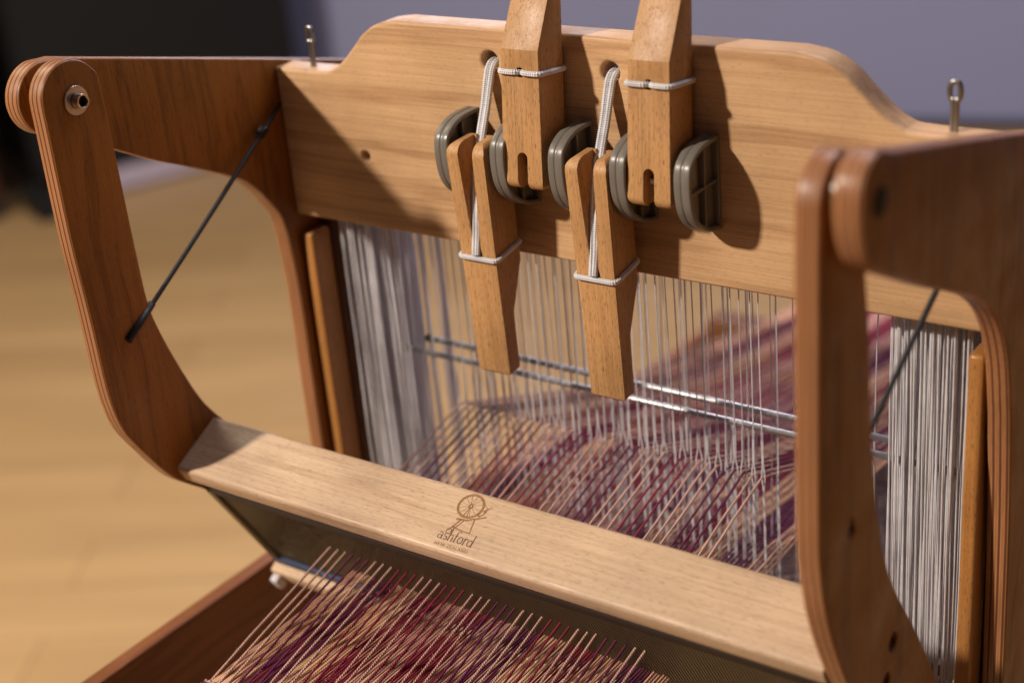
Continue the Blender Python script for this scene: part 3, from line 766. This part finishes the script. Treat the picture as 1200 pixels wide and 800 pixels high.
EYE = [-.2290, -.288, -.290, -.292]
shlab = ['front heddle shaft with white cord heddles, nearest the beater', 'second heddle shaft from the front, with the long lower steel rod', 'third heddle shaft from the front, with a steel rod behind the first rod', 'rearmost heddle shaft of white cord heddles, farthest from the beater']
shafts = []; hm = []
for s_ in range(4):
    sh = tag(empty('heddle_shaft', (W / 2, SY[s_], -.345)), shlab[s_], 'heddle shaft', 'four heddle shafts hanging in the loom')
    shafts.append(sh)
    put('heddle_bar', box(.02, W - .020, SY[s_] - .001, SY[s_] + .001, TOPZ - .008, TOPZ - .0005, .0004, 1), M['darksteel'], sh)
    put('heddle_bar', box(.02, W - .020, SY[s_] - .001, SY[s_] + .001, -.345, -.338, .0004, 1), M['darksteel'], sh)
    hm.append([heddle_mesh(EYE[s_] - TOPZ, -.345 - TOPZ, s_ * 10 + v) for v in range(3)])
for s_, (yy, x0, x1) in ((1, (.0300, .058, .452)), (2, (.0490, .064, .452))):
    rod = put('steel_rod', sweep([(x0, yy, -.2005), (x1, yy, -.2005)], .0021, .0021, sides=14), M['steel'], shafts[s_])
    put('rod_tip', sweep([(x0 - .004, yy, -.2005), (x0 + .0005, yy, -.2005)], .0026, sides=14), M['dark'], rod)
heddle_n = 0
def add_heddle(s_, x_, dy=0.0, lean=0.0, dz=0.0):
    h = put('heddle', random.choice(spare if dz else hm[s_]), None, shafts[s_], (x_, SY[s_] + dy, TOPZ + dz))
    h.rotation_euler = (random.uniform(-.006, .006), lean, random.uniform(-1.2, 1.2))
NT = 38
TX = [.1060 + i * (.3310 - .1060) / (NT - 1) for i in range(NT)]
for i in range(NT):
    add_heddle(0, TX[i], 0, random.uniform(-.004, .004))
    for j in (1, 2, 3):
        if (i * 3 + j * 2) % 5 > 2: add_heddle(j, TX[i] + j * .0015, 0, random.uniform(-.006, .006))
# spare heddles pushed to the sides
for i in range(116):
    s_ = i % 4; u_ = (i + random.random()) / 116
    add_heddle(s_, W - .0150 - u_ * .046 - (.002 if s_ else 0), random.uniform(-.003, .003), random.uniform(-.004, .007), random.uniform(-.004, .006) + .0001)
for i in range(86):
    s_ = i % 4; u_ = random.random() ** 1.6
    add_heddle(s_, .0165 + u_ * .052, random.uniform(-.003, .003), random.uniform(-.010, .004), random.uniform(-.004, .006) + .0001)
for x_, s_ in ((.372, 0), (.3755, 0), (.347, 1), (.352, 3), (.390, 2), (.0950, 2), (.085, 3), (.075, 1), (.062, 3)):
    add_heddle(s_, x_, 0, random.uniform(-.012, .012))
# loose tail of cord beside the left post
put('loose_cord', sweep(smooth_poly([(.0170, .028, -.100), (.0172, .028, -.14), (.0150, .028, -.19), (.0148, .027, -.205)], False, 10), .0011, sides=8), M['cord'], shafts[1])

# ------------------------------------------------------------------ warp
warp = tag(empty('warp', (W / 2, -.23, -.292)), 'striped warp of beige, pink, purple and burgundy threads stretched through the reed and heddles', 'yarn')
groups = ['be', 'pu', 'be', 'bu', 'pk', 'bu', 'pk', 'pu', 'be', 'bu', 'be', 'pu', 'be']
FY, FZc = -.2300, -.2915
def thread(x_, eye_y, eye_z, key, rad, dx, pre='yarn_'):
    P = []
    x2 = x_ + random.uniform(-.0010, .0010)
    key_pts = [(FY, FZc), (eye_y, eye_z), (.20, -.308 + (.012 if eye_z > -.25 else 0)), (.50, -.357), (.553, -.364), (.585, -.368)]
    sag = random.uniform(-.0008, .0005) * (1 if pre == 'yarn_' else .25)
    for k in range(len(key_pts) - 1):
        (y0, z0), (y1, z1) = key_pts[k], key_pts[k + 1]
        n = 14 if k == 0 else 6
        for i in range(n):
            t = i / n
            fx = x_ + dx * max(0, 1 - (y0 + (y1 - y0) * t - FY) / .12)
            P.append((fx + .0003 * math.sin(i * 1.7 + x_ * 900), y0 + (y1 - y0) * t, z0 + (z1 - z0) * t + (sag * math.sin(math.pi * t) if k == 0 else 0)))
    P.append((x_, key_pts[-1][0], key_pts[-1][1]))
    me = sweep(P, rad, sides=7, radf=lambda s, i: 1 + .08 * math.sin(i * 2.3 + x_ * 500))
    put('warp_thread', me, M[pre + key], warp)
for i in range(NT):
    key = groups[i // 3]
    thread(TX[i], SY[0], EYE[0], key, .00076, random.uniform(-.0006, .0006))
    for j in (1, 2, 3):
        kk = key
        if random.random() < .04: kk = random.choice(['be', 'pk', 'bu', 'pu'])
        thread(TX[i] + j * .0015, SY[j], EYE[j], kk, .00070, random.uniform(-.0004, .0004), 'low_')
# woven cloth at the fell
ccol = ['be', 'pu', 'be', 'bu', 'pk', 'pu']
for r_ in range(14):
    P = []; y_ = FY - .0012 - r_ * .0021
    n = 150
    for i in range(n + 1):
        x_ = .1035 + (.3335 - .1035) * i / n
        P.append((x_, y_ + .0002 * math.sin(i * .9), FZc + .0009 * math.cos(math.pi * i + math.pi * r_)))
    put('weft_thread', sweep(P, .0009, sides=6), M['yarn_' + ccol[r_ % 6]], warp)
cl = box(.1040, .3330, FY - .12, FY - .001, FZc - .0012, FZc + .0002, 0)
put('cloth', cl, M['yarn_pk'], warp)

# stray fibres standing off the front threads
V = []; F = []
for x_ in TX:
    for _ in range(26):
        t = random.random() * .9
        y_ = FY + (-.118 - FY) * t; z_ = FZc + (EYE[0] - FZc) * (y_ - FY) / (SY[0] - FY)
        p = Vector((x_ + random.uniform(-.0004, .0004), y_, z_ + .0003))
        d = Vector((random.uniform(-1, 1), random.uniform(-1.2, 1.2), random.uniform(-.2, .8))).normalized() * random.uniform(.0010, .0024)
        k = Vector((random.uniform(-1, 1), random.uniform(-1, 1), random.uniform(-1, 1))) * .0004
        wv_ = Vector((.00005, .00003, .00003)); b0 = len(V)
        for q_, m_ in ((p, 1), (p + d * .55 + k, .8), (p + d, .2)):
            V += [tuple(q_ - wv_ * m_), tuple(q_ + wv_ * m_)]
        F += [(b0, b0 + 1, b0 + 3, b0 + 2), (b0 + 2, b0 + 3, b0 + 5, b0 + 4)]
me = bpy.data.meshes.new('stray_fibres'); me.from_pydata(V, [], F)
tag(put('stray_fibres', me, M['low_be'], warp), kind='stuff')
